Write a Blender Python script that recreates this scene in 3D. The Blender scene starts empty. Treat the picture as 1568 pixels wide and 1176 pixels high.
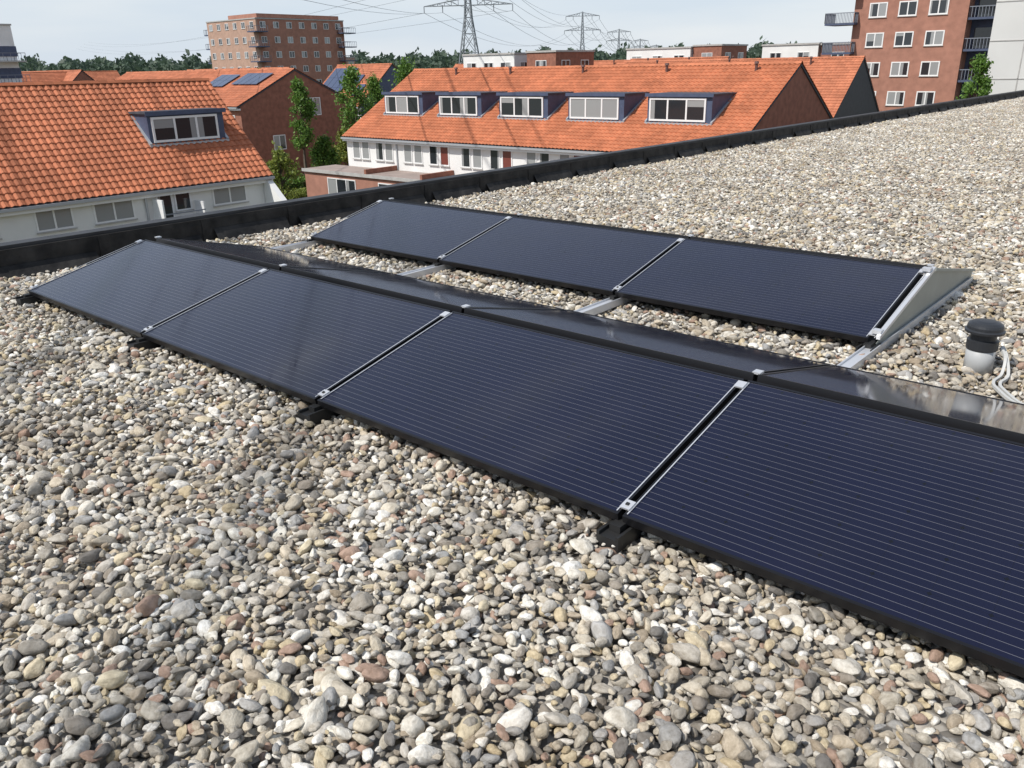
import bpy, bmesh, numpy as np, math, random
from mathutils import Matrix, Vector
random.seed(4); rng=np.random.default_rng(7)
S=bpy.context.scene
COL=bpy.context.collection
# ------------------------------------------------------------------ camera
F_PX=1261.46; PITCH=.3669; ROLL=-.0196; YAW=.8544
CAM=Vector((6.5265,-2.1245,1.5545))
fh=Vector((-math.cos(YAW),math.sin(YAW),0)); up=Vector((0,0,1))
right=fh.cross(up); fw=fh*math.cos(PITCH)-up*math.sin(PITCH); uu=right.cross(fw)
r2=right*math.cos(ROLL)+uu*math.sin(ROLL); u2=-right*math.sin(ROLL)+uu*math.cos(ROLL)
cd=bpy.data.cameras.new('camera'); cam=bpy.data.objects.new('camera',cd); COL.objects.link(cam)
M=Matrix(((r2.x,u2.x,-fw.x,CAM.x),(r2.y,u2.y,-fw.y,CAM.y),(r2.z,u2.z,-fw.z,CAM.z),(0,0,0,1)))
cam.matrix_world=M; cd.sensor_width=36; cd.lens=36*F_PX/1568; cd.clip_start=.05; cd.clip_end=20000
S.camera=cam
# ------------------------------------------------------------------ light
sund=Vector((-.30,-.95,0)).normalized(); EL=math.radians(52)
sv=sund*math.cos(EL)+up*math.sin(EL)
w=bpy.data.worlds.new('World'); S.world=w; w.use_nodes=True; nt=w.node_tree
sk=nt.nodes.new('ShaderNodeTexSky'); sk.sky_type='NISHITA'; sk.sun_disc=False
sk.sun_elevation=EL; sk.sun_rotation=math.atan2(sund.x,sund.y); sk.air_density=1.0; sk.dust_density=.6; sk.ozone_density=1.2
bg=nt.nodes['Background']; bg.inputs[1].default_value=.12
# thin high haze / cirrus whitening the sky toward the horizon
wt=nt.nodes.new('ShaderNodeTexCoord'); ws=nt.nodes.new('ShaderNodeSeparateXYZ'); nt.links.new(wt.outputs['Generated'],ws.inputs[0])
mr=nt.nodes.new('ShaderNodeMapRange'); mr.inputs['From Min'].default_value=0; mr.inputs['From Max'].default_value=.7; mr.inputs['To Min'].default_value=.9; mr.inputs['To Max'].default_value=.2; nt.links.new(ws.outputs['Z'],mr.inputs['Value'])
wm=nt.nodes.new('ShaderNodeMapping'); wm.inputs['Scale'].default_value=(1.5,1.5,9); nt.links.new(wt.outputs['Generated'],wm.inputs[0])
wn_=nt.nodes.new('ShaderNodeTexNoise'); wn_.inputs['Scale'].default_value=1.8; wn_.inputs['Detail'].default_value=7; nt.links.new(wm.outputs[0],wn_.inputs['Vector'])
wr=nt.nodes.new('ShaderNodeMapRange'); wr.inputs['From Min'].default_value=.40; wr.inputs['From Max'].default_value=.70; wr.inputs['To Min'].default_value=0; wr.inputs['To Max'].default_value=.65; nt.links.new(wn_.outputs['Fac'],wr.inputs['Value'])
wa=nt.nodes.new('ShaderNodeMath'); wa.operation='MAXIMUM'; nt.links.new(mr.outputs[0],wa.inputs[0]); nt.links.new(wr.outputs[0],wa.inputs[1])
hc=nt.nodes.new('ShaderNodeMix'); hc.data_type='RGBA'; nt.links.new(wr.outputs[0],hc.inputs['Factor']); hc.inputs['A'].default_value=(5.7,6.4,7.3,1); hc.inputs['B'].default_value=(7.4,7.6,7.8,1)
wx=nt.nodes.new('ShaderNodeMix'); wx.data_type='RGBA'; nt.links.new(wa.outputs[0],wx.inputs['Factor']); nt.links.new(sk.outputs[0],wx.inputs['A']); nt.links.new(hc.outputs['Result'],wx.inputs['B'])
nt.links.new(wx.outputs['Result'],bg.inputs[0])
sl=bpy.data.lights.new('sun','SUN'); sl.energy=4.5; sl.angle=math.radians(.5); sl.color=(1,.955,.89)
so=bpy.data.objects.new('sun',sl); COL.objects.link(so); so.rotation_euler=sv.to_track_quat('Z','Y').to_euler(); so.location=(0,0,50)
S.view_settings.view_transform='Standard'; S.view_settings.look='None'; S.view_settings.exposure=0
# ------------------------------------------------------------------ materials
def mat(name,col,rough=.8,metal=0,var=0.,vscale=3.,bump=0.,bscale=40.,spec=.5,col2=None):
    m=bpy.data.materials.new(name); m.use_nodes=True; n=m.node_tree; b=n.nodes['Principled BSDF']
    b.inputs['Base Color'].default_value=(*col,1); b.inputs['Roughness'].default_value=rough
    b.inputs['Metallic'].default_value=metal; b.inputs['Specular IOR Level'].default_value=spec
    if var>0 or col2:
        tc=n.nodes.new('ShaderNodeTexCoord'); nz=n.nodes.new('ShaderNodeTexNoise'); nz.inputs['Scale'].default_value=vscale; nz.inputs['Detail'].default_value=6
        n.links.new(tc.outputs['Object'],nz.inputs['Vector'])
        cr=n.nodes.new('ShaderNodeValToRGB'); n.links.new(nz.outputs['Fac'],cr.inputs[0])
        c2=col2 or tuple(min(1,c*(1+var)) for c in col); c1=tuple(c*(1-var) for c in col)
        cr.color_ramp.elements[0].position=.3; cr.color_ramp.elements[1].position=.7
        cr.color_ramp.elements[0].color=(*c1,1); cr.color_ramp.elements[1].color=(*c2,1)
        n.links.new(cr.outputs[0],b.inputs['Base Color'])
    if bump>0:
        tc=n.nodes.new('ShaderNodeTexCoord'); nz=n.nodes.new('ShaderNodeTexNoise'); nz.inputs['Scale'].default_value=bscale
        n.links.new(tc.outputs['Object'],nz.inputs['Vector']); bp=n.nodes.new('ShaderNodeBump'); bp.inputs['Strength'].default_value=bump; bp.inputs['Distance'].default_value=.02
        n.links.new(nz.outputs['Fac'],bp.inputs['Height']); n.links.new(bp.outputs[0],b.inputs['Normal'])
    return m
def math_node(n,op,a,b=None,c=None):
    x=n.nodes.new('ShaderNodeMath'); x.operation=op
    for i,v in enumerate((a,b,c)):
        if v is None: continue
        if isinstance(v,(int,float)): x.inputs[i].default_value=v
        else: n.links.new(v,x.inputs[i])
    return x.outputs[0]
def tile_mat(name,col):
    m=bpy.data.materials.new(name); m.use_nodes=True; n=m.node_tree; b=n.nodes['Principled BSDF']
    b.inputs['Roughness'].default_value=.75; b.inputs['Specular IOR Level'].default_value=.3
    uv=n.nodes.new('ShaderNodeUVMap'); fl=n.nodes.new('ShaderNodeVectorMath'); fl.operation='FLOOR'; n.links.new(uv.outputs[0],fl.inputs[0])
    wn=n.nodes.new('ShaderNodeTexWhiteNoise'); n.links.new(fl.outputs[0],wn.inputs['Vector'])
    cr=n.nodes.new('ShaderNodeValToRGB'); n.links.new(wn.outputs['Value'],cr.inputs[0])
    e=cr.color_ramp.elements; e[0].color=(*[c*.86 for c in col],1); e[1].color=(*[min(1,c*1.12) for c in col],1)
    tc=n.nodes.new('ShaderNodeTexCoord'); nz=n.nodes.new('ShaderNodeTexNoise'); nz.inputs['Scale'].default_value=.6; nz.inputs['Detail'].default_value=8
    n.links.new(tc.outputs['Object'],nz.inputs['Vector'])
    mx=n.nodes.new('ShaderNodeMix'); mx.data_type='RGBA'; mx.blend_type='MULTIPLY'; mx.inputs['Factor'].default_value=1
    c2=n.nodes.new('ShaderNodeValToRGB'); n.links.new(nz.outputs['Fac'],c2.inputs[0]); c2.color_ramp.elements[0].position=.3; c2.color_ramp.elements[1].position=.65
    c2.color_ramp.elements[0].color=(.76,.73,.70,1); c2.color_ramp.elements[1].color=(1.06,1.03,1,1)
    n.links.new(cr.outputs[0],mx.inputs['A']); n.links.new(c2.outputs[0],mx.inputs['B'])
    sp=n.nodes.new('ShaderNodeSeparateXYZ'); n.links.new(uv.outputs[0],sp.inputs[0])
    fr=math_node(n,'FRACT',sp.outputs['Y']); g=math_node(n,'LESS_THAN',fr,.10)
    m2=n.nodes.new('ShaderNodeMix'); m2.data_type='RGBA'; n.links.new(math_node(n,'MULTIPLY',g,.45),m2.inputs['Factor'])
    n.links.new(mx.outputs['Result'],m2.inputs['A']); m2.inputs['B'].default_value=(col[0]*.35,col[1]*.3,col[2]*.3,1)
    n.links.new(m2.outputs['Result'],b.inputs['Base Color'])
    return m
TILE=tile_mat('terracotta_tiles',(.49,.175,.088)); TILE2=tile_mat('terracotta_tiles_b',(.47,.175,.095))
WHITE=mat('white_render',(.76,.76,.74),.8,var=.06,vscale=.7)
PVC=mat('white_pvc',(.80,.80,.79),.4)
BRICK=mat('red_brick',(.28,.12,.08),.9,var=.22,vscale=2.5)
BRICK2=mat('orange_brick',(.36,.175,.125),.9,var=.15,vscale=1.5)
BRICKT=mat('tan_brick',(.43,.28,.21),.9,var=.12,vscale=1.5)
CONC=mat('concrete',(.42,.41,.39),.85,var=.12)
SLATE=mat('slate_blue_panel',(.065,.085,.145),.6,var=.15)
DARKR=mat('dark_roofing',(.06,.065,.08),.8,var=.2)
EXTR=mat('tan_roofing',(.30,.24,.21),.85,var=.15,vscale=1)
ZINC=mat('zinc',(.45,.47,.49),.5,.4)
GLASS=mat('window_glass',(.025,.03,.035),.06,spec=.8)
CURT=mat('window_curtained',(.30,.31,.31),.15,spec=.8)
REDC=mat('window_red_curtain',(.18,.05,.04),.2,spec=.8)
SOLARF=mat('far_solar_glass',(.05,.07,.13),.12,spec=.8)
STEEL=mat('pylon_steel',(.22,.24,.26),.6,.3)
RAILM=mat('balcony_rail',(.20,.22,.26),.5)
VENT=mat('vent_brown',(.12,.06,.05),.6)
# ------------------------------------------------------------------ builder
class B:
    def __init__(s,name,loc=(0,0,0),rot=0): s.name=name; s.loc=loc; s.rot=rot; s.p={}
    def add(s,part,m,vs,fs,uvs=None,smooth=False):
        d=s.p.setdefault((part,m.name),[m,[],[],[],smooth]); o=len(d[1]); d[1]+=list(vs); d[2]+=[tuple(i+o for i in f) for f in fs]
        if uvs is not None: d[3]+=list(uvs)
    def box(s,part,m,x0,x1,y0,y1,z0,z1):
        x0,x1=sorted((x0,x1)); y0,y1=sorted((y0,y1)); z0,z1=sorted((z0,z1))
        v=[(x0,y0,z0),(x1,y0,z0),(x1,y1,z0),(x0,y1,z0),(x0,y0,z1),(x1,y0,z1),(x1,y1,z1),(x0,y1,z1)]
        s.add(part,m,v,[(0,3,2,1),(4,5,6,7),(0,1,5,4),(1,2,6,5),(2,3,7,6),(3,0,4,7)])
    def beam(s,part,m,a,b,wd,wd2=None):
        a=Vector(a); b=Vector(b); d=(b-a).normalized(); t=Vector((0,0,1)) if abs(d.z)<.9 else Vector((1,0,0))
        p=d.cross(t).normalized(); q=d.cross(p); h=wd/2; k=(wd2 or wd)/2
        v=[tuple(a+p*i*h+q*j*h) for i,j in((-1,-1),(1,-1),(1,1),(-1,1))]+[tuple(b+p*i*k+q*j*k) for i,j in((-1,-1),(1,-1),(1,1),(-1,1))]
        s.add(part,m,v,[(0,3,2,1),(4,5,6,7),(0,1,5,4),(1,2,6,5),(2,3,7,6),(3,0,4,7)])
    def cyl(s,part,m,c,r0,r1,z0,z1,n=20,prof=None,smooth=False):
        pr=prof or [(r0,z0),(r1,z1)]; v=[]; f=[]
        for r,z in pr:
            for i in range(n):
                a=2*math.pi*i/n; v.append((c[0]+r*math.cos(a),c[1]+r*math.sin(a),z))
        for k in range(len(pr)-1):
            for i in range(n): f.append((k*n+i,k*n+(i+1)%n,(k+1)*n+(i+1)%n,(k+1)*n+i))
        f.append(tuple(range((len(pr)-1)*n,len(pr)*n))); f.append(tuple(range(n))[::-1]); s.add(part,m,v,f,smooth=smooth)
    def finish(s):
        e=bpy.data.objects.new(s.name,None); COL.objects.link(e); e.empty_display_size=.3
        e.location=s.loc; e.rotation_euler=(0,0,s.rot) if not isinstance(s.rot,tuple) else s.rot
        for (part,mn),(m,v,f,uv,sm) in s.p.items():
            me=bpy.data.meshes.new(part); me.from_pydata(v,[],f); me.materials.append(m)
            if uv:
                l=me.uv_layers.new(name='UVMap'); li=np.zeros(len(me.loops),dtype=np.int32); me.loops.foreach_get('vertex_index',li)
                l.data.foreach_set('uv',np.array(uv,dtype=np.float32)[li].ravel())
            if sm: me.polygons.foreach_set('use_smooth',[len(q)==4 for q in f])
            me.update(); o=bpy.data.objects.new(part,me); COL.objects.link(o); o.parent=e
        return e
def window(b,x0,x1,z0,z1,y,n=2,frame=PVC,glass=None,fw_=.07,sill=True):
    b.box('window_frames',frame,x0,x1,y-.05,y+.03,z0,z0+fw_); b.box('window_frames',frame,x0,x1,y-.05,y+.03,z1-fw_,z1)
    xs=np.linspace(x0,x1,n+1)
    for i,x in enumerate(xs):
        a=x if i==0 else (x-fw_ if i==n else x-fw_/2); b.box('window_frames',frame,a,a+fw_,y-.048,y+.028,z0+fw_,z1-fw_)
    for i in range(n):
        g=glass or random.choice([GLASS,GLASS,GLASS,CURT]); b.box('window_panes',g,xs[i]+fw_/2,xs[i+1]-fw_/2,y-.02,y+.01,z0+fw_,z1-fw_)
        if g is GLASS and random.random()<.6:   # a bit of curtain at one side of the pane
            wdt=(xs[i+1]-xs[i])*random.uniform(.15,.4); xa=xs[i]+fw_/2+.01 if random.random()<.5 else xs[i+1]-fw_/2-wdt-.01
            b.box('curtain',CURT,xa,xa+wdt,y-.024,y-.0205,z0+fw_,z1-fw_)
        elif g is GLASS and random.random()<.4:  # half lowered blind
            b.box('blind',CURT,xs[i]+fw_/2+.01,xs[i+1]-fw_/2-.01,y-.024,y-.0205,z1-fw_-(z1-z0)*random.uniform(.2,.5),z1-fw_)
    if sill: b.box('window_sills',CONC,x0-.05,x1+.05,y-.10,y-.052,z0-.06,z0-.002)
def window_side(b,y0,y1,z0,z1,x,n=2,frame=PVC,fw_=.08):
    b.box('window_frames',frame,x-.03,x+.05,y0,y1,z0,z0+fw_); b.box('window_frames',frame,x-.03,x+.05,y0,y1,z1-fw_,z1)
    ys=np.linspace(y0,y1,n+1)
    for i,yy in enumerate(ys):
        a=yy if i==0 else (yy-fw_ if i==n else yy-fw_/2); b.box('window_frames',frame,x-.028,x+.048,a,a+fw_,z0+fw_,z1-fw_)
    for i in range(n): b.box('window_panes',random.choice([GLASS,GLASS,CURT]),x-.01,x+.02,ys[i]+fw_/2,ys[i+1]-fw_/2,z0+fw_,z1-fw_)
def roof_slope(b,x0,x1,ye,ze,yr,zr,m,tw=.30,th=.34,fine=6,t=.06):
    L=x1-x0; dy=yr-ye; dz=zr-ze; sl=math.hypot(dy,dz); nrm=np.array([0,-dz,abs(dy)])/sl if dy>0 else np.array([0,dz,abs(dy)])/sl
    nu=int(L/tw*fine)+1; rows=int(math.ceil(sl/th)); us=np.linspace(0,L,nu)
    ss=[];hh=[]
    for r in range(rows):
        for fr,h in ((0,.035),(.97,.0)): ss.append(min((r+fr)*th,sl)); hh.append(h)
    ss=np.array(ss);hh=np.array(hh)
    prof=.030*np.sin(2*math.pi*us/tw)+.012*np.sin(4*math.pi*us/tw+.6)
    U,Sg=np.meshgrid(us,ss); H=prof[None,:]+hh[:,None]+t
    P=np.stack([x0+U, ye+dy/sl*Sg+nrm[1]*H, ze+dz/sl*Sg+nrm[2]*H],-1).reshape(-1,3)
    uv=np.stack([U/tw+.25, Sg/th+1e-3],-1).reshape(-1,2); n=len(us); f=[]
    for r in range(len(ss)-1):
        a=r*n
        for i in range(n-1):
            q=(a+i,a+i+1,a+n+i+1,a+n+i); f.append(q if dy>0 else q[::-1])
    b.add('roof_tiles',m,[tuple(p) for p in P],f,[tuple(x) for x in uv])
def terrace(name,loc,rot,L,half,ze,zr,zg,wall=WHITE,gable=BRICK,tile=TILE,fine=6,windows=(),dorm=(),dfront=1.5,dz=(-1.5,-.05),dwin=3,solars=(),vents=(),detail=True):
    b=B(name,loc,rot); D=2*half; oh=.35; sl=(zr-ze)/half
    b.box('walls',wall,0,L,.0,.25,zg,ze-.02); b.box('walls',wall,0,L,D-.25,D,zg,ze-.02)
    for x in (0.0,L-.25):
        v=[];pts=[(.003,zg),(D-.003,zg),(D-.003,ze-.03),(half,zr-.05),(.003,ze-.03)]
        for xx in (x-.004 if x==0 else x, x+.25+(0 if x==0 else .004)): v+=[(xx,y,z) for y,z in pts]
        b.add('gable_wall',gable,v,[(0,1,2,3,4)[::-1],(5,6,7,8,9)]+[(i,(i+1)%5,5+(i+1)%5,5+i) for i in range(5)])
    u=[(-.08,-oh,ze-oh*sl),(L+.08,-oh,ze-oh*sl),(L+.08,half,zr),(-.08,half,zr),(L+.08,D+oh,ze-oh*sl),(-.08,D+oh,ze-oh*sl)]
    u2_=[(a,bb,c-.10) for a,bb,c in u]
    b.add('roof_deck',DARKR,u+u2_,[(0,1,2,3),(3,2,4,5),(6,9,8,7),(9,11,10,8),(0,6,7,1),(5,4,10,11),(1,7,8,2),(2,8,10,4),(0,3,9,6),(3,5,11,9)])
    roof_slope(b,-.10,L+.10,-oh,ze-oh*sl,half,zr,tile,fine=fine); roof_slope(b,-.10,L+.10,D+oh,ze-oh*sl,half,zr,tile,fine=2)
    n=int(L/.4)
    for i in range(n+1):
        x=-.1+i*(L+.2)/(n+1); xx=x+(L+.2)/(n+1)
        h=.14 if i%2 else .15
        b.add('ridge_tiles',tile,[(x,half-.16,zr+.02),(xx,half-.16,zr+.02),(xx,half-.07,zr+h),(x,half-.07,zr+h),(x,half+.07,zr+h),(xx,half+.07,zr+h),(xx,half+.16,zr+.02),(x,half+.16,zr+.02)],[(0,1,2,3),(3,2,5,4),(4,5,6,7)],[(i+.5,.5)]*8)
    b.box('gutter',ZINC,-.1,L+.1,-oh-.13,-oh-.01,ze-oh*sl-.12,ze-oh*sl-.0)
    b.box('fascia',PVC,-.08,L+.08,-oh+.02,-.002,ze-oh*sl-.28,ze-oh*sl-.12)
    for (x0,x1,z0,z1,n_,g) in windows: window(b,x0,x1,z0,z1,0,n_,glass=g)
    for i,(x0,x1,g) in enumerate(dorm):
        z0,z1=dz; yb=(z1-ze)/sl+.25
        b.box('dormer_body',SLATE,x0,x1,dfront,yb,z0-.1,z1)
        b.box('dormer_roof',DARKR,x0-.10,x1+.10,dfront-.12,yb+.2,z1+.002,z1+.09)
        b.box('dormer_trim',SLATE,x0-.12,x1+.12,dfront-.15,dfront-.122,z1-.08,z1+.11)
        window(b,x0+.15,x1-.35,z0+.08,z1-.14,dfront-.03,dwin,glass=g,fw_=.10,sill=False)
        b.box('dormer_apron',ZINC,x0-.1,x1+.1,dfront-.16,dfront-.035,z0-.10,z0-.0)
        for xx in (x0-.05,x1+.05):
            b.beam('dormer_flashing',ZINC,(xx,dfront-.1,ze+(dfront-.1)*sl+.15),(xx,yb-.15,z1+.06),.11)
    for (x0,x1,s0,s1,nx,ny) in solars:
        for i in range(nx):
            for j in range(ny):
                xa=x0+(x1-x0)*i/nx+.03; xb=x0+(x1-x0)*(i+1)/nx-.03; a=s0+(s1-s0)*j/ny+.02; c=s0+(s1-s0)*(j+1)/ny-.02
                h=.26; v=[(xa,a,ze+a*sl+h),(xb,a,ze+a*sl+h),(xb,c,ze+c*sl+h),(xa,c,ze+c*sl+h)]
                b.add('rooftop_solar',SOLARF,v+[(p,q,r-.05) for p,q,r in v],[(0,1,2,3),(0,4,5,1),(1,5,6,2),(2,6,7,3),(3,7,4,0)])
    for x in vents:
        b.cyl('roof_vent',VENT,(x,half-.7),.09,.09,zr-.8,zr+.05,8); b.cyl('roof_vent',VENT,(x,half-.7),.15,.11,zr+.05,zr+.18,8)
    return b
GZ=-8.5
# left terrace (faces +x)
wins=[];
for k in range(-5,1):
    o=k*5.5
    for (a,c,n_,g) in ((10.6,12.1,2,None),(12.95,14.7,2,CURT)): wins.append((a+o+15,c+o+15,-4.35,-3.15,n_,g))
for (a,c,z0,n_,g) in ((15.75,16.5,-4.9,1,None),(16.6,17.4,-4.3,1,GLASS),(18.5,20.3,-4.3,2,CURT)): wins.append((a+15,c+15,z0,-3.15,n_,g))
LH=terrace('terraced_house',(-29.9,-15,0),math.pi/2,36.6,4.4,-2.9,1.2,GZ,windows=[w_ for w_ in wins],dorm=[(31.7,35.5,GLASS),(16,19.8,None),(5,8.8,None)],dfront=1.5,dz=(-1.45,-.12))
LH.add('end_wall',WHITE,[(36.3,-1.8,-4.6),(36.3,-.02,-3.1),(36.3,-.02,GZ),(36.3,-1.8,GZ),(36.6,-1.8,-4.6),(36.6,-.02,-3.1),(36.6,-.02,GZ),(36.6,-1.8,GZ)],[(0,1,2,3),(7,6,5,4),(0,4,5,1),(3,7,4,0)])
LH.box('balcony_screen',PVC,30.5,30.58,-1.0,-.1,-5.2,-3.6); LH.box('downpipe',ZINC,30.2,30.28,-.12,-.04,GZ,-3.1)
LH.box('balcony_screen',PVC,32.5,32.58,-.9,-.1,-5.2,-3.9)
LH.box('balcony',CONC,29.8,33.0,-1.1,-.02,-5.25,-5.1)
for k in range(5): LH.box('balcony_rail',RAILM,30.6,32.49,-1.05,-1.02,-5.05+k*.2,-5.0+k*.2)
LH.finish()
# middle terrace (faces -y)
wins=[]
for k in range(6):
    for i,off in enumerate((.7,1.75,3.3,4.35)):
        x=off+k*5.65
        if x>31: continue
        wins.append((x,x+.85,-4.65,-3.25,1,random.choice([GLASS,GLASS,CURT,REDC])))
dx=[(-43.1+5.72*i+45.2) for i in range(5)]
MT=terrace('terraced_house',(-45.2,38.8,0),0,31.6,7.5,-2.9,1.45,GZ,windows=wins,dorm=[(x,x+4.1,g) for x,g in zip(dx,(None,GLASS,GLASS,CURT,GLASS))],dfront=2.2,dz=(-1.55,-.08),vents=(5.2,10.6,17.0,23.4,29.3))
MT.box('flat_extension',BRICK2,-1.5,30,-3.0,-.02,GZ,-5.35); MT.box('flat_extension_roof',EXTR,-1.6,30.1,-3.1,-.02,-5.348,-5.23); MT.box('extension_trim',CONC,-1.65,30.15,-3.16,-3.102,-5.42,-5.2)
for k in range(5):
    window(MT,1.2+k*5.65,4.4+k*5.65,-7.2,-5.7,-3.0,3); MT.box('party_wall',BRICK,5.4+k*5.65,5.6+k*5.65,-3.0,-.02,-5.228,-4.9)
MT.box('downpipe',ZINC,5.6,5.68,-.1,-.02,GZ,-3.1); MT.finish()
GREYG=mat('grey_gable',(.07,.075,.085),.8,var=.1)
t=terrace('terraced_house',(-45,71.1,0),0,24.4,5.6,-2.9,1.8,GZ,gable=GREYG,tile=TILE2,fine=3,windows=[(x,x+1.4,-4.5,-3.2,2,None) for x in np.arange(1,23,2.8)],vents=(4,12,20)); t.finish()
t=terrace('brick_house',(-100,42.8,0),0,34.4,6.5,-1.3,1.75,GZ,wall=BRICK,gable=BRICK,tile=TILE2,fine=3,windows=[(x,x+1.4,-3.6,-2.2,2,None) for x in np.arange(2,33,3)],solars=[(23.5,27,2.9,5.2,3,2),(28,32.5,3.3,5.4,4,1)])
window_side(t,7.4,9.2,-2.6,-.9,34.404,2); window_side(t,3.2,4.6,-5.6,-4.2,34.404,2); t.finish()
t=terrace('white_house',(-90.5,68.6,0),0,11.0,5.7,-2.5,2.2,GZ,gable=SLATE,tile=TILE2,fine=3,windows=[(x,x+1.6,-4.6,-3.0,2,None) for x in (.8,3.2,6.2,8.6)]+[(x,x+2,-8,-6.2,2,None) for x in (.8,6.2)],solars=[(.4,5.2,.6,5.0,4,3),(6,7.6,2.6,4.0,1,1),(8,9.4,1,2.6,1,1)]); t.finish()
for (x,y,r,L,zr) in ((-92,8,math.pi/2,24,1.7),(-118,62,0,26,2.0),(-150,34,math.pi/2,40,2.2),(-78,96,0,22,2.1),(-110,112,0,30,2.2),(-58,92,0,14,2.2),(-190,60,0,40,2.4)):
    t=terrace('terraced_house',(x,y,0),r,L,5.4,-2.5,zr,GZ,wall=BRICK2,gable=BRICK,tile=TILE2,fine=2,windows=[(a,a+1.4,-4.5,-3.1,2,None) for a in np.arange(1,L-2,2.8)],vents=(3,9,15)); t.finish()
# ------------------------------------------------------------------ apartment blocks
def block(name,x0,x1,y0,y1,zt,brick,brick2=None,st=3.0,fx=3.2,z_ref=None,wd=1.5,wh=1.4,wy=True,wx=True,band=True):
    b=B(name); b2=brick2 or brick
    b.box('walls',brick,x0,x1,y0,y0+.4,GZ,zt); b.box('walls',b2,x1-.4,x1,y0+.402,y1,GZ,zt); b.box('walls',brick,x0,x0+.4,y0+.402,y1,GZ,zt); b.box('walls',brick,x0+.402,x1-.402,y1-.4,y1,GZ,zt)
    b.box('flat_roof',DARKR,x0+.402,x1-.402,y0+.402,y1-.402,zt-.6,zt-.3)
    if band: b.box('roof_coping',CONC,x0-.12,x1+.12,y0-.12,y1+.12,zt+.002,zt+.22)
    z=(z_ref if z_ref is not None else GZ+1.0)
    while z-st>GZ+.4: z-=st
    zs=[]
    while z+wh<zt-.4: zs.append(z); z+=st
    for z in zs:
        if wy:
            n=max(1,int((x1-x0-1)/fx)); 
            for i in range(n):
                x=x0+(x1-x0)*(i+.5)/n-wd/2; window(b,x,x+wd,z,z+wh,y0,2)
        if wx:
            n=max(1,int((y1-y0-1)/fx))
            for i in range(n):
                y=y0+(y1-y0)*(i+.5)/n-wd/2; window_side(b,y,y+wd,z,z+wh,x1,2)
    return b,zs
def balcony(b,x0,x1,y0,y1,z,h=1.05,step=.35,slab=CONC):
    b.box('balcony_slab',slab,x0,x1,y0,y1,z,z+.22)
    for (a,c) in (((x0,y0),(x1,y0)),((x1,y0),(x1,y1)),((x0,y0),(x0,y1))):
        b.beam('balcony_railing',RAILM,(a[0],a[1],z+h+.2),(c[0],c[1],z+h+.2),.08)
        n=int(math.dist(a,c)/step)
        for i in range(n+1):
            t_=i/max(1,n); x=a[0]+(c[0]-a[0])*t_; y=a[1]+(c[1]-a[1])*t_; b.beam('balcony_railing',RAILM,(x,y,z+.22),(x,y,z+h+.2),.05)
b,zs=block('brick_apartment_building',-179.9,-160.3,108.2,131.8,12.3,BRICKT,BRICK2,wd=1.4,wh=1.3,fx=3.0)  # sunlit side coloured paler tan, shaded side redder; light put into brick colour
for z in zs:
    balcony(b,-161.5,-158.4,106.6,109.8,z-.9,step=.5,slab=SLATE); balcony(b,-182.2,-179.95,108.6,112,z-.9,step=.5,slab=SLATE); balcony(b,-160.2,-158.2,129.8,133.6,z-.9,step=.5,slab=SLATE)
b.box('upper_storey',BRICK2,-172,-160.9,109,131,12.6,13.4); b.finish()
b=B('brick_apartment_tower'); ZT=24
b.box('walls',BRICK2,-30.1,-18.4,99.5,112,GZ,ZT); b.box('recess_wall',SLATE,-18.398,-15.9,101.6,111.9,GZ,ZT); b.box('roof_coping',CONC,-30.3,-15.8,99.3,112.2,ZT+.002,ZT+.3)  # recess wall coloured dark slate to stand for shade behind the balconies
for k in range(-3,8):
    zc=.6+3.05*k
    for x in (-27.5,-24.4,-21.3): window(b,x-.95,x+.95,zc-.75,zc+.75,99.5,2,fw_=.12)
    balcony(b,-32.9,-29.6,98.4,101.5,zc-1.4,step=.16,slab=SLATE); balcony(b,-18.39,-15.9,99.7,101.59,zc-1.4,step=.3,slab=SLATE)
    b.box('balcony_window',GLASS,-18.0,-16.3,101.55,101.598,zc-1.1,zc+.9)
    b.box('balcony_back',SLATE,-30.16,-30.102,101.6,106,zc-1.0,zc+1.1)
b.finish()
b,zs=block('white_apartment_building',-11.8,18,80.9,95,20,mat('white_panels',(.60,.60,.58),.7,var=.05,vscale=.3),z_ref=-2.4,fx=4.2,wd=1.8,wx=True,wy=False)
for k in range(-2,7):
    z=-2.4+3*k; b.box('panel_joint',CONC,-11.8,18,80.86,80.898,z-.75,z-.68)
    for x in (-7.6,-3,2,7): window(b,x,x+2.6,z,z+1.4,80.9,2,frame=ZINC)
b.box('panel_joint',CONC,-9.25,-9.17,80.86,80.898,GZ,19.9); b.finish()
b,zs=block('white_apartment_building',-150,-134.4,20,49.7,8.6,WHITE,WHITE,fx=3.0,wd=2.0)
for z in zs: balcony(b,-134.38,-132.8,21,50.3,z-.9,step=1.0); b.box('dark_band',SLATE,-134.38,-134.3,20,49.8,z-.1,z+1.3)
b.finish()
for (x,y,wx_,dy,zt,m1) in ((-76,84,9,8,3.1,WHITE),(-64.5,83.5,4.6,8,3.2,BRICK),(-69,113,11,9,3.7,WHITE),(-57.8,113.5,4.5,8,3.9,BRICK),(-48.3,116,8,8,3.7,WHITE),(-40,116.3,4.6,8,3.6,BRICK),(-250,60,30,12,3,WHITE),(-220,150,26,12,5,BRICKT)):
    b,zs=block('flat_roofed_block',x,x+wx_,y,y+dy,zt,m1,fx=2.6,z_ref=zt-2.3,wd=1.7); b.finish()
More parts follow.
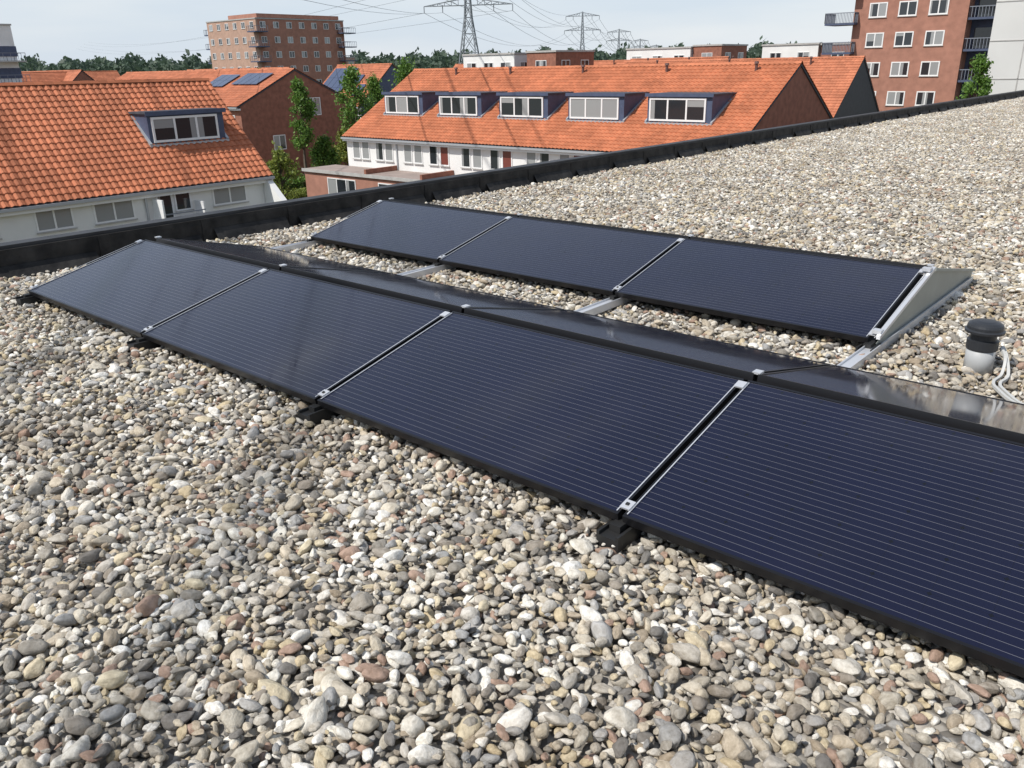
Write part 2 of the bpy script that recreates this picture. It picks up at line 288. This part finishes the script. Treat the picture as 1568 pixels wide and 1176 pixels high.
# ------------------------------------------------------------------ pylons
def pylon(x,y,H,hb,arms,wd):
    b=B('electricity_pylon',(x,y,GZ),math.atan2(.52,.85)); 
    zs=[0]; z=0
    while z<H-1.0: z+=max(1.6,(hb*(1-z/H)+.8)*1.5); zs.append(min(z,H-.5))
    def hw(z): 
        return hb*(1-z/(H*.62))+.75*z/(H*.62) if z<H*.62 else .75*(1-(z-H*.62)/(H*.38))+.2
    C=lambda z:[(s*hw(z),t_*hw(z),z) for s,t_ in((-1,-1),(1,-1),(1,1),(-1,1))]
    for a,c in zip(zs[:-1],zs[1:]):
        A=C(a);D=C(c)
        for i in range(4):
            j=(i+1)%4; b.beam('legs',STEEL,A[i],D[i],wd*1.5); b.beam('bracing',STEEL,A[i],D[j],wd*.8); b.beam('bracing',STEEL,A[j],D[i],wd*.8); b.beam('bracing',STEEL,D[i],D[j],wd*.8)
    tips=[]
    for (za,ha) in arms:
        for s in (-1,1):
            w0=hw(za)
            for t_ in (-1,1):
                b.beam('cross_arms',STEEL,(s*w0,t_*w0,za),(s*ha,0,za),wd); b.beam('cross_arms',STEEL,(s*w0,t_*w0,za+2.2),(s*ha,0,za),wd)
            n=6; pl=None
            for k in range(1,n):
                f=k/n; q=(s*(w0+(ha-w0)*f),0,za); r=(s*(w0+(ha-w0)*f),0,za+2.2*(1-f)); b.beam('cross_arms',STEEL,q,r,wd*.7)
                if pl: b.beam('cross_arms',STEEL,pl,r,wd*.7)
                pl=q
            for f in (1,.55):
                xx=s*(w0+(ha-w0)*f); b.beam('insulators',STEEL,(xx,0,za),(xx,0,za-2.0),wd*1.1); tips.append((xx,za-2.0))
    tips.append((0,H)); b.finish(); R=Matrix.Rotation(b.rot,3,'Z')
    return [Vector((x,y,GZ))+R@Vector((a,0,c)) for a,c in tips]
PY=[pylon(-199.5,216,46,4.6,((29.5,15),(39,10.5)),.22),pylon(-359,499,45,3.6,((33,12.5),(42,11.5)),.3),pylon(-494,746,44,3.6,((33,12.5),(41,11.5)),.38),pylon(-664,1053,44,3.6,((33,12.5),(41,11)),.45),pylon(-850,1400,44,3.8,((33,12.5),(41,11)),.6),pylon(-1060,1790,44,4,((33,13),(41,11)),.8)]
W_=B('power_lines'); 
def wire(a,c,sag,wd):
    pts=[]; n=22
    for i in range(n+1):
        t_=i/n; p=a.lerp(c,t_); p.z-=sag*4*t_*(1-t_); pts.append(p)
    for p,q in zip(pts[:-1],pts[1:]): W_.beam('wires',STEEL,p,q,wd)
for i in range(5):
    for a,c in zip(PY[i],PY[i+1]): wire(a,c,9,(.08,.12,.2,.28,.36)[i])
for a in PY[0]: wire(a,a+Vector((250,-320,4)),8,.06)
for k,a in enumerate(PY[0][:8:2]): wire(a,Vector((-1300,560+6*k,38+3*k)),10,.09)
W_.finish()
# ------------------------------------------------------------------ foliage
def leaf_mat(name,c1,c2):
    m=bpy.data.materials.new(name); m.use_nodes=True; n=m.node_tree; b=n.nodes['Principled BSDF']; b.inputs['Roughness'].default_value=.6
    g=n.nodes.new('ShaderNodeNewGeometry'); cr=n.nodes.new('ShaderNodeValToRGB'); n.links.new(g.outputs['Random Per Island'],cr.inputs[0])
    cr.color_ramp.elements[0].color=(*c1,1); cr.color_ramp.elements[1].color=(*c2,1); n.links.new(cr.outputs[0],b.inputs['Base Color'])
    tr=n.nodes.new('ShaderNodeBsdfTranslucent'); n.links.new(cr.outputs[0],tr.inputs[0]); mx=n.nodes.new('ShaderNodeMixShader'); mx.inputs[0].default_value=.35
    n.links.new(b.outputs[0],mx.inputs[1]); n.links.new(tr.outputs[0],mx.inputs[2]); n.links.new(mx.outputs[0],n.nodes['Material Output'].inputs[0]); return m
LEAF=leaf_mat('leaves',(.06,.13,.02),(.17,.30,.05)); LEAFY=leaf_mat('leaves_yellow_green',(.12,.17,.03),(.28,.32,.06)); LEAFD=leaf_mat('leaves_far_haze_tint',(.055,.085,.06),(.085,.13,.08))  # far leaves tinted bluish: distance haze put into their colour
BARK=mat('bark',(.10,.08,.06),.9,var=.2)
def leaves_mesh(P,size):
    n=len(P); a=rng.normal(size=(n,3)); a/=np.linalg.norm(a,axis=1)[:,None]; bb=rng.normal(size=(n,3)); bb=np.cross(a,bb); bb/=np.linalg.norm(bb,axis=1)[:,None]
    s=size*rng.uniform(.6,1.3,(n,1)); a=a*s; bb=bb*s*.6
    V=np.stack([P-a,P-bb,P+a,P+bb],1).reshape(-1,3); return [tuple(v) for v in V],[(4*i,4*i+1,4*i+2,4*i+3) for i in range(n)]
def tree(name,x,y,z0,ztop,zc,wd,m,n=3600,size=.13):
    b=B(name,(x,y,z0)); H=ztop-z0; c0=zc-z0; 
    prev=Vector((0,0,0)); r=.16
    for k in range(1,7):
        p=Vector((random.uniform(-.08,.08),random.uniform(-.08,.08),H*.9*k/6)); b.beam('trunk',BARK,prev,p,2*r,2*r*.75); prev=p; r*=.75
    cl=[]
    for k in range(34):
        t_=random.random()**.9; zz=c0+(H-c0)*t_; rad=wd/2*math.sin(math.pi*min(1,.22+t_*.78))**.7*random.uniform(.35,1.0); a=random.uniform(0,6.28)
        c=Vector((rad*math.cos(a),rad*math.sin(a),zz)); cl.append(c)
        if k%2==0: b.beam('limbs',BARK,(0,0,max(c0*.8,zz-.8)),c,.09,.03)
    cl=np.array([tuple(c) for c in cl]); idx=rng.integers(0,len(cl),n); P=cl[idx]+rng.normal(size=(n,3))*np.array([wd*.09,wd*.09,wd*.10])
    v,f=leaves_mesh(P,size); b.add('foliage',m,v,f); b.finish()
tree('street_tree',-56.9,43.3,GZ,.6,-4.6,2.4,LEAF); tree('street_tree',-54.2,47.2,GZ,1.6,-3.8,3.0,LEAF); tree('street_tree',-52.6,52.5,GZ,2.2,-3.5,3.6,LEAF)
tree('street_tree',-9.9,71.1,GZ,1.7,-3.5,2.2,LEAF); tree('small_tree',-43.6,31.6,GZ,-3.6,-6.2,2.4,LEAFY,n=1500); tree('street_tree',-88,64,GZ,-2.5,-6.5,3,LEAF); tree('street_tree',-70,60,GZ,-3.9,-7,3,LEAF)
tree('street_tree',-62,52,GZ,-4.2,-7,2.6,LEAFY); tree('street_tree',-98,66.5,GZ,1.5,-4,3.4,LEAF); tree('street_tree',-76,68,GZ,.4,-5,3.2,LEAF); tree('street_tree',-66,56,GZ,-2.6,-6.5,3.2,LEAF); tree('small_tree',-57,45.5,GZ,-4.2,-7,2.6,LEAF)
def hedge(x0,x1,y0,y1,h,m=LEAF):
    b=B('hedge'); n=int(300*((x1-x0)*(y1-y0)+(x1-x0+y1-y0)*h)); n=min(n,9000)
    P=np.stack([rng.uniform(x0,x1,n),rng.uniform(y0,y1,n),GZ+h*rng.uniform(0,1,n)**.5+rng.normal(size=n)*.05],-1); v,f=leaves_mesh(P,.11); b.add('foliage',m,v,f)
    b.box('stems',BARK,x0+.25,x1-.25,y0+.25,y1-.25,GZ,GZ+h-.35); b.finish()
hedge(-52,-46.5,30,31.4,2.0); hedge(-52.5,-50,33,39,2.1); hedge(-62,-56,38,40,1.8); hedge(-58,-47,56,57.2,1.6); hedge(-86,-70,58,59.2,1.4); hedge(-49,-46.9,34.5,39,1.5,LEAFY); hedge(-45,-38,27.5,29.2,2.2)
n=90000; az=rng.uniform(-.35,1.7,n); D=rng.uniform(520,800,n)
hx=-np.cos(az)*D; hy=np.sin(az)*D
hmax=GZ+18+1.2*np.sin(az*37)*np.sin(az*91+1)+1.6*np.sin(az*210)+1.3*rng.normal(size=n)
zz=GZ+(hmax-GZ)*rng.uniform(0,1,n)**.6
v,f=leaves_mesh(np.stack([hx,hy,zz],-1),1.7); b=B('distant_trees'); b.add('foliage',LEAFD,v,f); b.finish()
# ------------------------------------------------------------------ ground, road
def sheet(name,pts,m):
    me=bpy.data.meshes.new(name); me.from_pydata(pts,[],[tuple(range(len(pts)))]); me.materials.append(m); o=bpy.data.objects.new(name,me); COL.objects.link(o); return o
sheet('ground',[(-9000,-9000,GZ),(9000,-9000,GZ),(9000,9000,GZ),(-9000,9000,GZ)],mat('grass_ground',(.06,.09,.03),.95,var=.3,vscale=.05,col2=(.12,.12,.07)))
PAVE=mat('brick_paving',(.24,.17,.14),.9,var=.2,vscale=1.2)
sheet('pavement',[(-120,59,GZ+.11),(-48,59,GZ+.11),(-48,68,GZ+.11),(-120,68,GZ+.11)],PAVE)
sheet('pavement',[(-63,20,GZ+.11),(-53.5,20,GZ+.11),(-53.5,58.9,GZ+.11),(-63,58.9,GZ+.11)],PAVE)
sheet('road',[(-120,61,GZ+.13),(-48,61,GZ+.13),(-48,66,GZ+.13),(-120,66,GZ+.13)],mat('asphalt',(.07,.07,.07),.9,var=.15,bump=.2))
# ------------------------------------------------------------------ own building, gravel roof
b=B('flat_roof_building')
b.box('walls',BRICK,-1.22,40,-25,75,GZ,-.3)
BIT=mat('bitumen',(.014,.014,.015),.75,var=.5,vscale=6,bump=.5,bscale=14,col2=(.04,.038,.036),spec=.3)
b.box('roof_deck',DARKR,-1.2,40,-25,75,-.298,-.05)
PX=-1.0424; PZ=.2574
b.box('parapet',BIT,PX-.16,PX,-25,75,-.2,PZ-.03)
b.box('parapet_trim',mat('dark_roof_trim',(.026,.026,.028),.55,.0,var=.5,vscale=5),PX-.19,PX-.03,-25,75,PZ-.028,PZ)
rr=random.Random(3); y=-24
while y<74:
    h=rr.uniform(-.02,.03); b.box('bitumen_laps',BIT,PX+.001,PX+.007,y,y+.10,-.1,PZ-.035); 
    b.add('bitumen_upstand',BIT,[(PX+.009,y+.12,.10+h),(PX+.009,y+.96,.10+h),(PX+.10,y+.96,-.01),(PX+.10,y+.12,-.01)],[(3,2,1,0)]); y+=1.0
b.finish()
gm=bpy.data.materials.new('gravel_bed'); gm.use_nodes=True; n=gm.node_tree; bs=n.nodes['Principled BSDF']; bs.inputs['Roughness'].default_value=.95
tc=n.nodes.new('ShaderNodeTexCoord'); vo=n.nodes.new('ShaderNodeTexVoronoi'); vo.inputs['Scale'].default_value=28; n.links.new(tc.outputs['Object'],vo.inputs['Vector'])
sp=n.nodes.new('ShaderNodeSeparateColor'); n.links.new(vo.outputs['Color'],sp.inputs[0]); cr=n.nodes.new('ShaderNodeValToRGB'); n.links.new(sp.outputs[0],cr.inputs[0])
cr.color_ramp.elements[0].color=(.10,.09,.078,1); cr.color_ramp.elements[1].color=(.50,.465,.41,1); n.links.new(cr.outputs[0],bs.inputs['Base Color'])
bp=n.nodes.new('ShaderNodeBump'); bp.inputs['Distance'].default_value=.03; bp.invert=True; n.links.new(vo.outputs['Distance'],bp.inputs['Height']); n.links.new(bp.outputs[0],bs.inputs['Normal'])
sheet('gravel_bed',[(PX,-25,-.02),(40,-25,-.02),(40,75,-.02),(PX,75,-.02)],gm)
pm=bpy.data.materials.new('pebble_stone'); pm.use_nodes=True; n=pm.node_tree; bs=n.nodes['Principled BSDF']; bs.inputs['Roughness'].default_value=.8; bs.inputs['Specular IOR Level'].default_value=.3
oi=n.nodes.new('ShaderNodeObjectInfo'); cr=n.nodes.new('ShaderNodeValToRGB'); cr.color_ramp.interpolation='CONSTANT'; n.links.new(oi.outputs['Random'],cr.inputs[0])
cols=[(.30,.28,.25),(.50,.465,.40),(.60,.54,.44),(.38,.355,.315),(.72,.69,.63),(.57,.48,.33),(.22,.21,.20),(.53,.50,.45),(.63,.555,.41),(.43,.365,.285),(.58,.55,.505),(.84,.82,.78),(.34,.305,.265),(.51,.475,.42),(.42,.30,.24),(.66,.61,.52),(.37,.37,.37),(.54,.49,.41),(.78,.755,.69),(.44,.43,.42),(.88,.865,.83),(.60,.53,.43)]
els=cr.color_ramp.elements
for i,c in enumerate(cols):
    if i<2: e=els[i]; e.position=i/len(cols)
    else: e=els.new(i/len(cols))
    e.color=(*c,1)
tc=n.nodes.new('ShaderNodeTexCoord'); ad=n.nodes.new('ShaderNodeVectorMath'); ad.operation='ADD'; n.links.new(tc.outputs['Object'],ad.inputs[0])
sc=math_node(n,'MULTIPLY',oi.outputs['Random'],91.7); n.links.new(sc,ad.inputs[1])
nz=n.nodes.new('ShaderNodeTexNoise'); nz.inputs['Scale'].default_value=1.6; nz.inputs['Detail'].default_value=6; nz.inputs['Roughness'].default_value=.7; n.links.new(ad.outputs[0],nz.inputs['Vector'])
c2=n.nodes.new('ShaderNodeValToRGB'); n.links.new(nz.outputs['Fac'],c2.inputs[0]); c2.color_ramp.elements[0].position=.32; c2.color_ramp.elements[1].position=.64
c2.color_ramp.elements[0].color=(.66,.63,.58,1); c2.color_ramp.elements[1].color=(1.12,1.12,1.11,1)
mx=n.nodes.new('ShaderNodeMix'); mx.data_type='RGBA'; mx.blend_type='MULTIPLY'; mx.inputs['Factor'].default_value=1; n.links.new(cr.outputs[0],mx.inputs['A']); n.links.new(c2.outputs[0],mx.inputs['B'])
ge=n.nodes.new('ShaderNodeNewGeometry'); n2=n.nodes.new('ShaderNodeTexNoise'); n2.inputs['Scale'].default_value=1.3; n2.inputs['Detail'].default_value=4; n.links.new(ge.outputs['Position'],n2.inputs['Vector'])
c4=n.nodes.new('ShaderNodeValToRGB'); n.links.new(n2.outputs['Fac'],c4.inputs[0]); c4.color_ramp.elements[0].position=.36; c4.color_ramp.elements[1].position=.58; c4.color_ramp.elements[0].color=(.80,.77,.73,1); c4.color_ramp.elements[1].color=(1.03,1.03,1.02,1)
m5=n.nodes.new('ShaderNodeMix'); m5.data_type='RGBA'; m5.blend_type='MULTIPLY'; m5.inputs['Factor'].default_value=1; n.links.new(mx.outputs['Result'],m5.inputs['A']); n.links.new(c4.outputs[0],m5.inputs['B']); n.links.new(m5.outputs['Result'],bs.inputs['Base Color'])
bp=n.nodes.new('ShaderNodeBump'); bp.inputs['Distance'].default_value=.08; bp.inputs['Strength'].default_value=.4; n.links.new(nz.outputs['Fac'],bp.inputs['Height']); n.links.new(bp.outputs[0],bs.inputs['Normal'])
pc=bpy.data.collections.new('pebble_shapes')
from mathutils import noise as mn
for k in range(20):
    bm=bmesh.new(); bmesh.ops.create_icosphere(bm,subdivisions=3,radius=1)
    off=Vector((k*7.3,k*3.1,k)); ex=random.uniform(.66,1.0); ez=random.uniform(.45,.8); cut=(.86,.74,.64)[k%3]
    for v in bm.verts:
        d=1+.28*mn.noise(v.co*.9+off)+.10*mn.noise(v.co*2.1+off)
        p=v.co*d
        for q in range(6):
            nn=Vector((math.sin(q*2.1+k),math.cos(q*1.7+k*2),math.sin(q*3+k*1.3))).normalized(); dd=p.dot(nn)
            if dd>cut: p=p-nn*(dd-cut)*.8
        v.co=Vector((p.x,p.y*ex,p.z*ez))
    me=bpy.data.meshes.new('pebble'); bm.to_mesh(me); bm.free(); me.materials.append(pm); me.polygons.foreach_set('use_smooth',[True]*len(me.polygons))
    pc.objects.link(bpy.data.objects.new('pebble_%d'%k,me))
def gen(sp,z,zj,keep,rm,rs):
    xs=np.arange(PX+.02,9.5,sp); ys=np.arange(-3.0,46,sp); X,Y=np.meshgrid(xs,ys); X=X.ravel()+rng.uniform(-.5,.5,X.size)*sp; Y=Y.ravel()+rng.uniform(-.5,.5,Y.size)*sp
    k=(rng.uniform(size=X.size)<keep)&(X>PX+.03)
    d=np.stack([X-CAM.x,Y-CAM.y,np.full(X.size,-CAM.z)],-1); zc=d@np.array(fw); xc=F_PX*(d@np.array(r2))/np.maximum(zc,.1); yc=F_PX*(d@np.array(u2))/np.maximum(zc,.1)
    k&=(zc>.3)&(abs(xc)<784+300)&(yc>-588-300)
    k&=~((Y>.15)&(Y<1.85)&(X>.15)&(X<8.5))&~((Y>2.65)&(Y<4.35)&(X>.15)&(X<5.0))
    X=X[k];Y=Y[k]; m_=len(X); r=np.clip(rng.lognormal(math.log(rm),rs,m_),.007,.040)
    bumpy=.010*np.sin(X*2.3+np.sin(Y*1.7))*np.sin(Y*1.9)
    Z=z+rng.uniform(-zj,zj,m_)+bumpy
    rot=np.stack([rng.normal(0,.33,m_),rng.normal(0,.33,m_),rng.uniform(0,6.28,m_)],-1)
    scl=np.stack([r*rng.uniform(.9,1.45,m_),r*rng.uniform(.8,1.05,m_),r*rng.uniform(.8,1.1,m_)],-1)
    return np.stack([X,Y,Z],-1),rot,scl
a=gen(.029,-.008,.008,1,.0155,.30); c=gen(.033,.012,.008,.58,.0165,.38)
Pp=np.concatenate([a[0],c[0]]); Rr=np.concatenate([a[1],c[1]]); Sc=np.concatenate([a[2],c[2]])
print('pebbles',len(Pp))
me=bpy.data.meshes.new('gravel'); me.vertices.add(len(Pp)); me.vertices.foreach_set('co',Pp.ravel().astype(np.float32))
for nm,ar in (('rot',Rr),('scl',Sc)):
    at=me.attributes.new(nm,'FLOAT_VECTOR','POINT'); at.data.foreach_set('vector',ar.ravel().astype(np.float32))
at=me.attributes.new('pidx','INT','POINT'); at.data.foreach_set('value',rng.integers(0,20,len(Pp)).astype(np.int32))
me.update(); gr=bpy.data.objects.new('gravel',me); COL.objects.link(gr)
ng=bpy.data.node_groups.new('scatter_gravel','GeometryNodeTree'); ng.interface.new_socket('Geometry',in_out='INPUT',socket_type='NodeSocketGeometry'); ng.interface.new_socket('Geometry',in_out='OUTPUT',socket_type='NodeSocketGeometry')
gi=ng.nodes.new('NodeGroupInput'); go=ng.nodes.new('NodeGroupOutput'); ip=ng.nodes.new('GeometryNodeInstanceOnPoints'); ci=ng.nodes.new('GeometryNodeCollectionInfo')
ci.inputs['Collection'].default_value=pc; ci.inputs['Separate Children'].default_value=True; ci.inputs['Reset Children'].default_value=True
def attr(nm,ty):
    q=ng.nodes.new('GeometryNodeInputNamedAttribute'); q.data_type=ty; q.inputs['Name'].default_value=nm; return q.outputs['Attribute']
ip.inputs['Pick Instance'].default_value=True
ng.links.new(gi.outputs[0],ip.inputs['Points']); ng.links.new(ci.outputs[0],ip.inputs['Instance']); ng.links.new(attr('pidx','INT'),ip.inputs['Instance Index'])
er=ng.nodes.new('FunctionNodeEulerToRotation'); ng.links.new(attr('rot','FLOAT_VECTOR'),er.inputs[0]); ng.links.new(er.outputs[0],ip.inputs['Rotation']); ng.links.new(attr('scl','FLOAT_VECTOR'),ip.inputs['Scale'])
ng.links.new(ip.outputs[0],go.inputs[0]); md=gr.modifiers.new('scatter','NODES'); md.node_group=ng
# ------------------------------------------------------------------ solar panels
L=1.72; W=.9331; H=.2233; SL=math.hypot(W,H); TILT=math.atan2(H,W); PW=1.70
pmt=bpy.data.materials.new('solar_cells_under_glass'); pmt.use_nodes=True; n=pmt.node_tree; bs=n.nodes['Principled BSDF']
tc=n.nodes.new('ShaderNodeTexCoord'); sp=n.nodes.new('ShaderNodeSeparateXYZ'); n.links.new(tc.outputs['Object'],sp.inputs[0])
PITCHL=.0315
fy=math_node(n,'FRACT',math_node(n,'DIVIDE',sp.outputs['Y'],PITCHL)); line=math_node(n,'LESS_THAN',fy,.04)
fx_=math_node(n,'FRACT',math_node(n,'DIVIDE',sp.outputs['X'],.1585)); cgx=math_node(n,'LESS_THAN',fx_,.012)
fcy=math_node(n,'FRACT',math_node(n,'DIVIDE',math_node(n,'ADD',sp.outputs['Y'],.016),PITCHL*5)); cgy=math_node(n,'LESS_THAN',fcy,.012)
gap=math_node(n,'MAXIMUM',cgx,cgy)
ax=math_node(n,'PINGPONG',math_node(n,'DIVIDE',sp.outputs['X'],.1585),.5)
ay=math_node(n,'PINGPONG',math_node(n,'DIVIDE',math_node(n,'ADD',sp.outputs['Y'],.016),PITCHL*5),.5)
dia=math_node(n,'LESS_THAN',math_node(n,'ADD',ax,ay),.05)
dark=math_node(n,'MAXIMUM',math_node(n,'MULTIPLY',gap,.5),dia)
nz=n.nodes.new('ShaderNodeTexNoise'); nz.inputs['Scale'].default_value=3; n.links.new(tc.outputs['Object'],nz.inputs['Vector'])
cc=n.nodes.new('ShaderNodeMix'); cc.data_type='RGBA'; n.links.new(nz.outputs['Fac'],cc.inputs['Factor']); cc.inputs['A'].default_value=(.0025,.003,.014,1); cc.inputs['B'].default_value=(.004,.005,.024,1)
c1=n.nodes.new('ShaderNodeMix'); c1.data_type='RGBA'; n.links.new(dark,c1.inputs['Factor']); n.links.new(cc.outputs['Result'],c1.inputs['A']); c1.inputs['B'].default_value=(.002,.002,.004,1)
c3=n.nodes.new('ShaderNodeMix'); c3.data_type='RGBA'; n.links.new(line,c3.inputs['Factor']); n.links.new(c1.outputs['Result'],c3.inputs['A']); c3.inputs['B'].default_value=(.15,.15,.165,1)
n.links.new(c3.outputs['Result'],bs.inputs['Base Color']); bs.inputs['Roughness'].default_value=.5; bs.inputs['Specular IOR Level'].default_value=.15
bs.inputs['Coat Weight'].default_value=1; bs.inputs['Coat IOR'].default_value=1.47
n3=n.nodes.new('ShaderNodeTexNoise'); n3.inputs['Scale'].default_value=5; n3.inputs['Detail'].default_value=6; mp=n.nodes.new('ShaderNodeMapping'); mp.inputs['Scale'].default_value=(1,.25,1); n.links.new(tc.outputs['Object'],mp.inputs[0]); n.links.new(mp.outputs[0],n3.inputs['Vector'])
mr2=n.nodes.new('ShaderNodeMapRange'); mr2.inputs['From Min'].default_value=.3; mr2.inputs['From Max'].default_value=.7; mr2.inputs['To Min'].default_value=.03; mr2.inputs['To Max'].default_value=.11; n.links.new(n3.outputs['Fac'],mr2.inputs['Value']); n.links.new(mr2.outputs[0],bs.inputs['Coat Roughness'])
BLK=mat('black_anodised_frame',(.012,.012,.014),.35,.3); ALU=mat('aluminium',(.66,.67,.69),.42,.5,var=.05); BLKP=mat('black_plastic',(.015,.015,.015),.55); PLATE=mat('galvanised_plate',(.28,.30,.28),.5,.3,var=.12,vscale=4)
def panel(x,y,z,flip=False):
    rot=(TILT,0,0) if not flip else (TILT,0,math.pi)
    b=B('solar_panel',(x,y,z) if not flip else (x+PW,y,z),rot); fr=.011; t=.035
    b.box('frame',BLK,0,PW,0,fr,-t,.0); b.box('frame',BLK,0,PW,SL-fr,SL,-t,.0); b.box('frame',BLK,0,fr,fr+.0005,SL-fr-.0005,-t,.0); b.box('frame',BLK,PW-fr,PW,fr+.0005,SL-fr-.0005,-t,.0)
    b.box('cell_glass',pmt,fr+.0005,PW-fr-.0005,fr+.0005,SL-fr-.0005,-.008,-.003)
    e=b.finish(); return e
for i in range(5): panel(i*L+.01,0,.1)
GAPR=.09; YB=W+GAPR+W
for i in range(5): panel(i*L+.01,YB,.1,True)
D2=2.504
for i in range(3): panel(i*L+.01,D2,.1); panel(i*L+.01,D2+YB,.1,True)
def mount(row_y,xs,back=True):
    for x in xs:
        b=B('panel_mount',(x,row_y,.1),(TILT,0,0))
        for s in (-1,1):
            b.box('joint_rail',ALU,s*.0215-.0022,s*.0215+.0022,.015,SL-.02,-.001,.002)
        b.box('clamp',ALU,-.020,.020,.03,.075,.0022,.009); b.box('clamp',ALU,-.020,.020,SL-.075,SL-.03,.0022,.009)
        b.box('clamp_bolt',BLKP,-.006,.006,.046,.058,.0092,.014); b.box('support_rail',BLKP,-.016,.016,.02,SL-.02,-.08,-.036); b.finish()
        f=B('mount_foot',(x,row_y,0)); f.box('base',BLKP,-.045,.045,-.075,.12,.0,.045); f.box('bracket',BLKP,-.022,.022,-.03,.05,.0452,.072); 
        f.box('lip',BLKP,-.045,-.034,-.075,.08,.0452,.058); f.box('lip',BLKP,.034,.045,-.075,.08,.0452,.058); f.finish()
xsj=[i*L for i in range(6)]
mount(0,xsj); mount(D2,xsj[:4])
for i,x in enumerate(xsj):
    b=B('ridge_support',(x,0,0)); 
    for oy in ((0,D2) if i<4 else (0,)):
        b.box('post',ALU,-.02,.02,oy+W+.005,oy+W+.085,.02,.1+H-.05); b.box('ridge_clamp',ALU,-.018,.018,oy+W+.09,oy+W+.13,.1+H-.004,.1+H+.005)
    b.finish()
    b=B('floor_rail',(x+ .02,0,0)); ye=D2+YB+.1 if i<4 else YB+.1; b.box('profile',ALU,-.035,.035,.2,ye,.012,.05); b.box('profile_lip',ALU,-.035,-.029,.2,ye,.0502,.062); b.box('profile_lip',ALU,.029,.035,.2,ye,.0502,.062)
    b.box('rear_foot',BLKP,-.05,.05,YB-.06,YB+.07,.0,.075)
    b.finish()
xe=3*L+.03; yr=D2+W+GAPR/2; yb=D2+YB+.14
b=B('end_plate'); 
b.add('side_plate',PLATE,[(xe,D2+.02,.07),(xe,yr,.1+H-.015),(xe,yb,.10),(xe,yb,.012),(xe,D2+.02,.012),(xe+.004,D2+.02,.07),(xe+.004,yr,.1+H-.015),(xe+.004,yb,.10),(xe+.004,yb,.012),(xe+.004,D2+.02,.012)],[(0,1,2,3,4)[::-1],(5,6,7,8,9),(0,5,6,1)[::-1],(1,6,7,2)[::-1],(2,7,8,3)[::-1]])
b.beam('end_rail',ALU,(xe+.015,D2+.0,.112),(xe+.015,yr-.03,.1+H+.005),.022); b.beam('plate_flange',PLATE,(xe+.014,yr,.1+H-.01),(xe+.014,yb,.10),.018)
b.box('end_clamp',ALU,xe-.03,xe+.02,D2+.02,D2+.07,.125,.145); b.box('end_clamp',ALU,xe-.03,xe+.02,yr-.13,yr-.08,.1+H,.1+H+.02); b.finish()
VG=mat('grey_pvc',(.42,.43,.43),.5,var=.08,vscale=8); VB=mat('black_vent',(.025,.027,.031),.4)
b=B('vent_pipe',(5.7,2.6,0)); b.cyl('pipe',VG,(0,0),.07,.07,-.02,.15,32,smooth=True)
b.cyl('collar',VB,(0,0),0,0,0,0,32,prof=[(.073,.125),(.076,.13),(.076,.175),(.062,.18),(.062,.215),(.06,.215)])
b.cyl('cap',VB,(0,0),0,0,0,0,32,prof=[(.066,.212),(.094,.218),(.096,.230),(.086,.236),(.086,.25),(.082,.262),(.066,.272),(.04,.279),(.015,.281)])
CW=mat('pale_cable',(.5,.5,.48),.5)
for o in (0,.03):
    pts=[(.085,.02+o,.14),(.12,-.02+o,.10),(.13+o,-.10,.035),(.12+o,-.22,.03),(.16+o,-.32,.03),(.30+o,-.50,.03),(.62,-.7+o,.03)]
    cv=[]
    for p,q,r_,s_ in zip([pts[0]]+pts[:-2],pts[:-1],pts[1:],pts[2:]+[pts[-1]]):
        for k in range(6):
            t_=k/6; cv.append(tuple(.5*((2*q[i])+(-p[i]+r_[i])*t_+(2*p[i]-5*q[i]+4*r_[i]-s_[i])*t_*t_+(-p[i]+3*q[i]-3*r_[i]+s_[i])*t_**3) for i in range(3)))
    for p,q in zip(cv[:-1],cv[1:]): b.beam('cable',CW,p,q,.014)
b.finish()
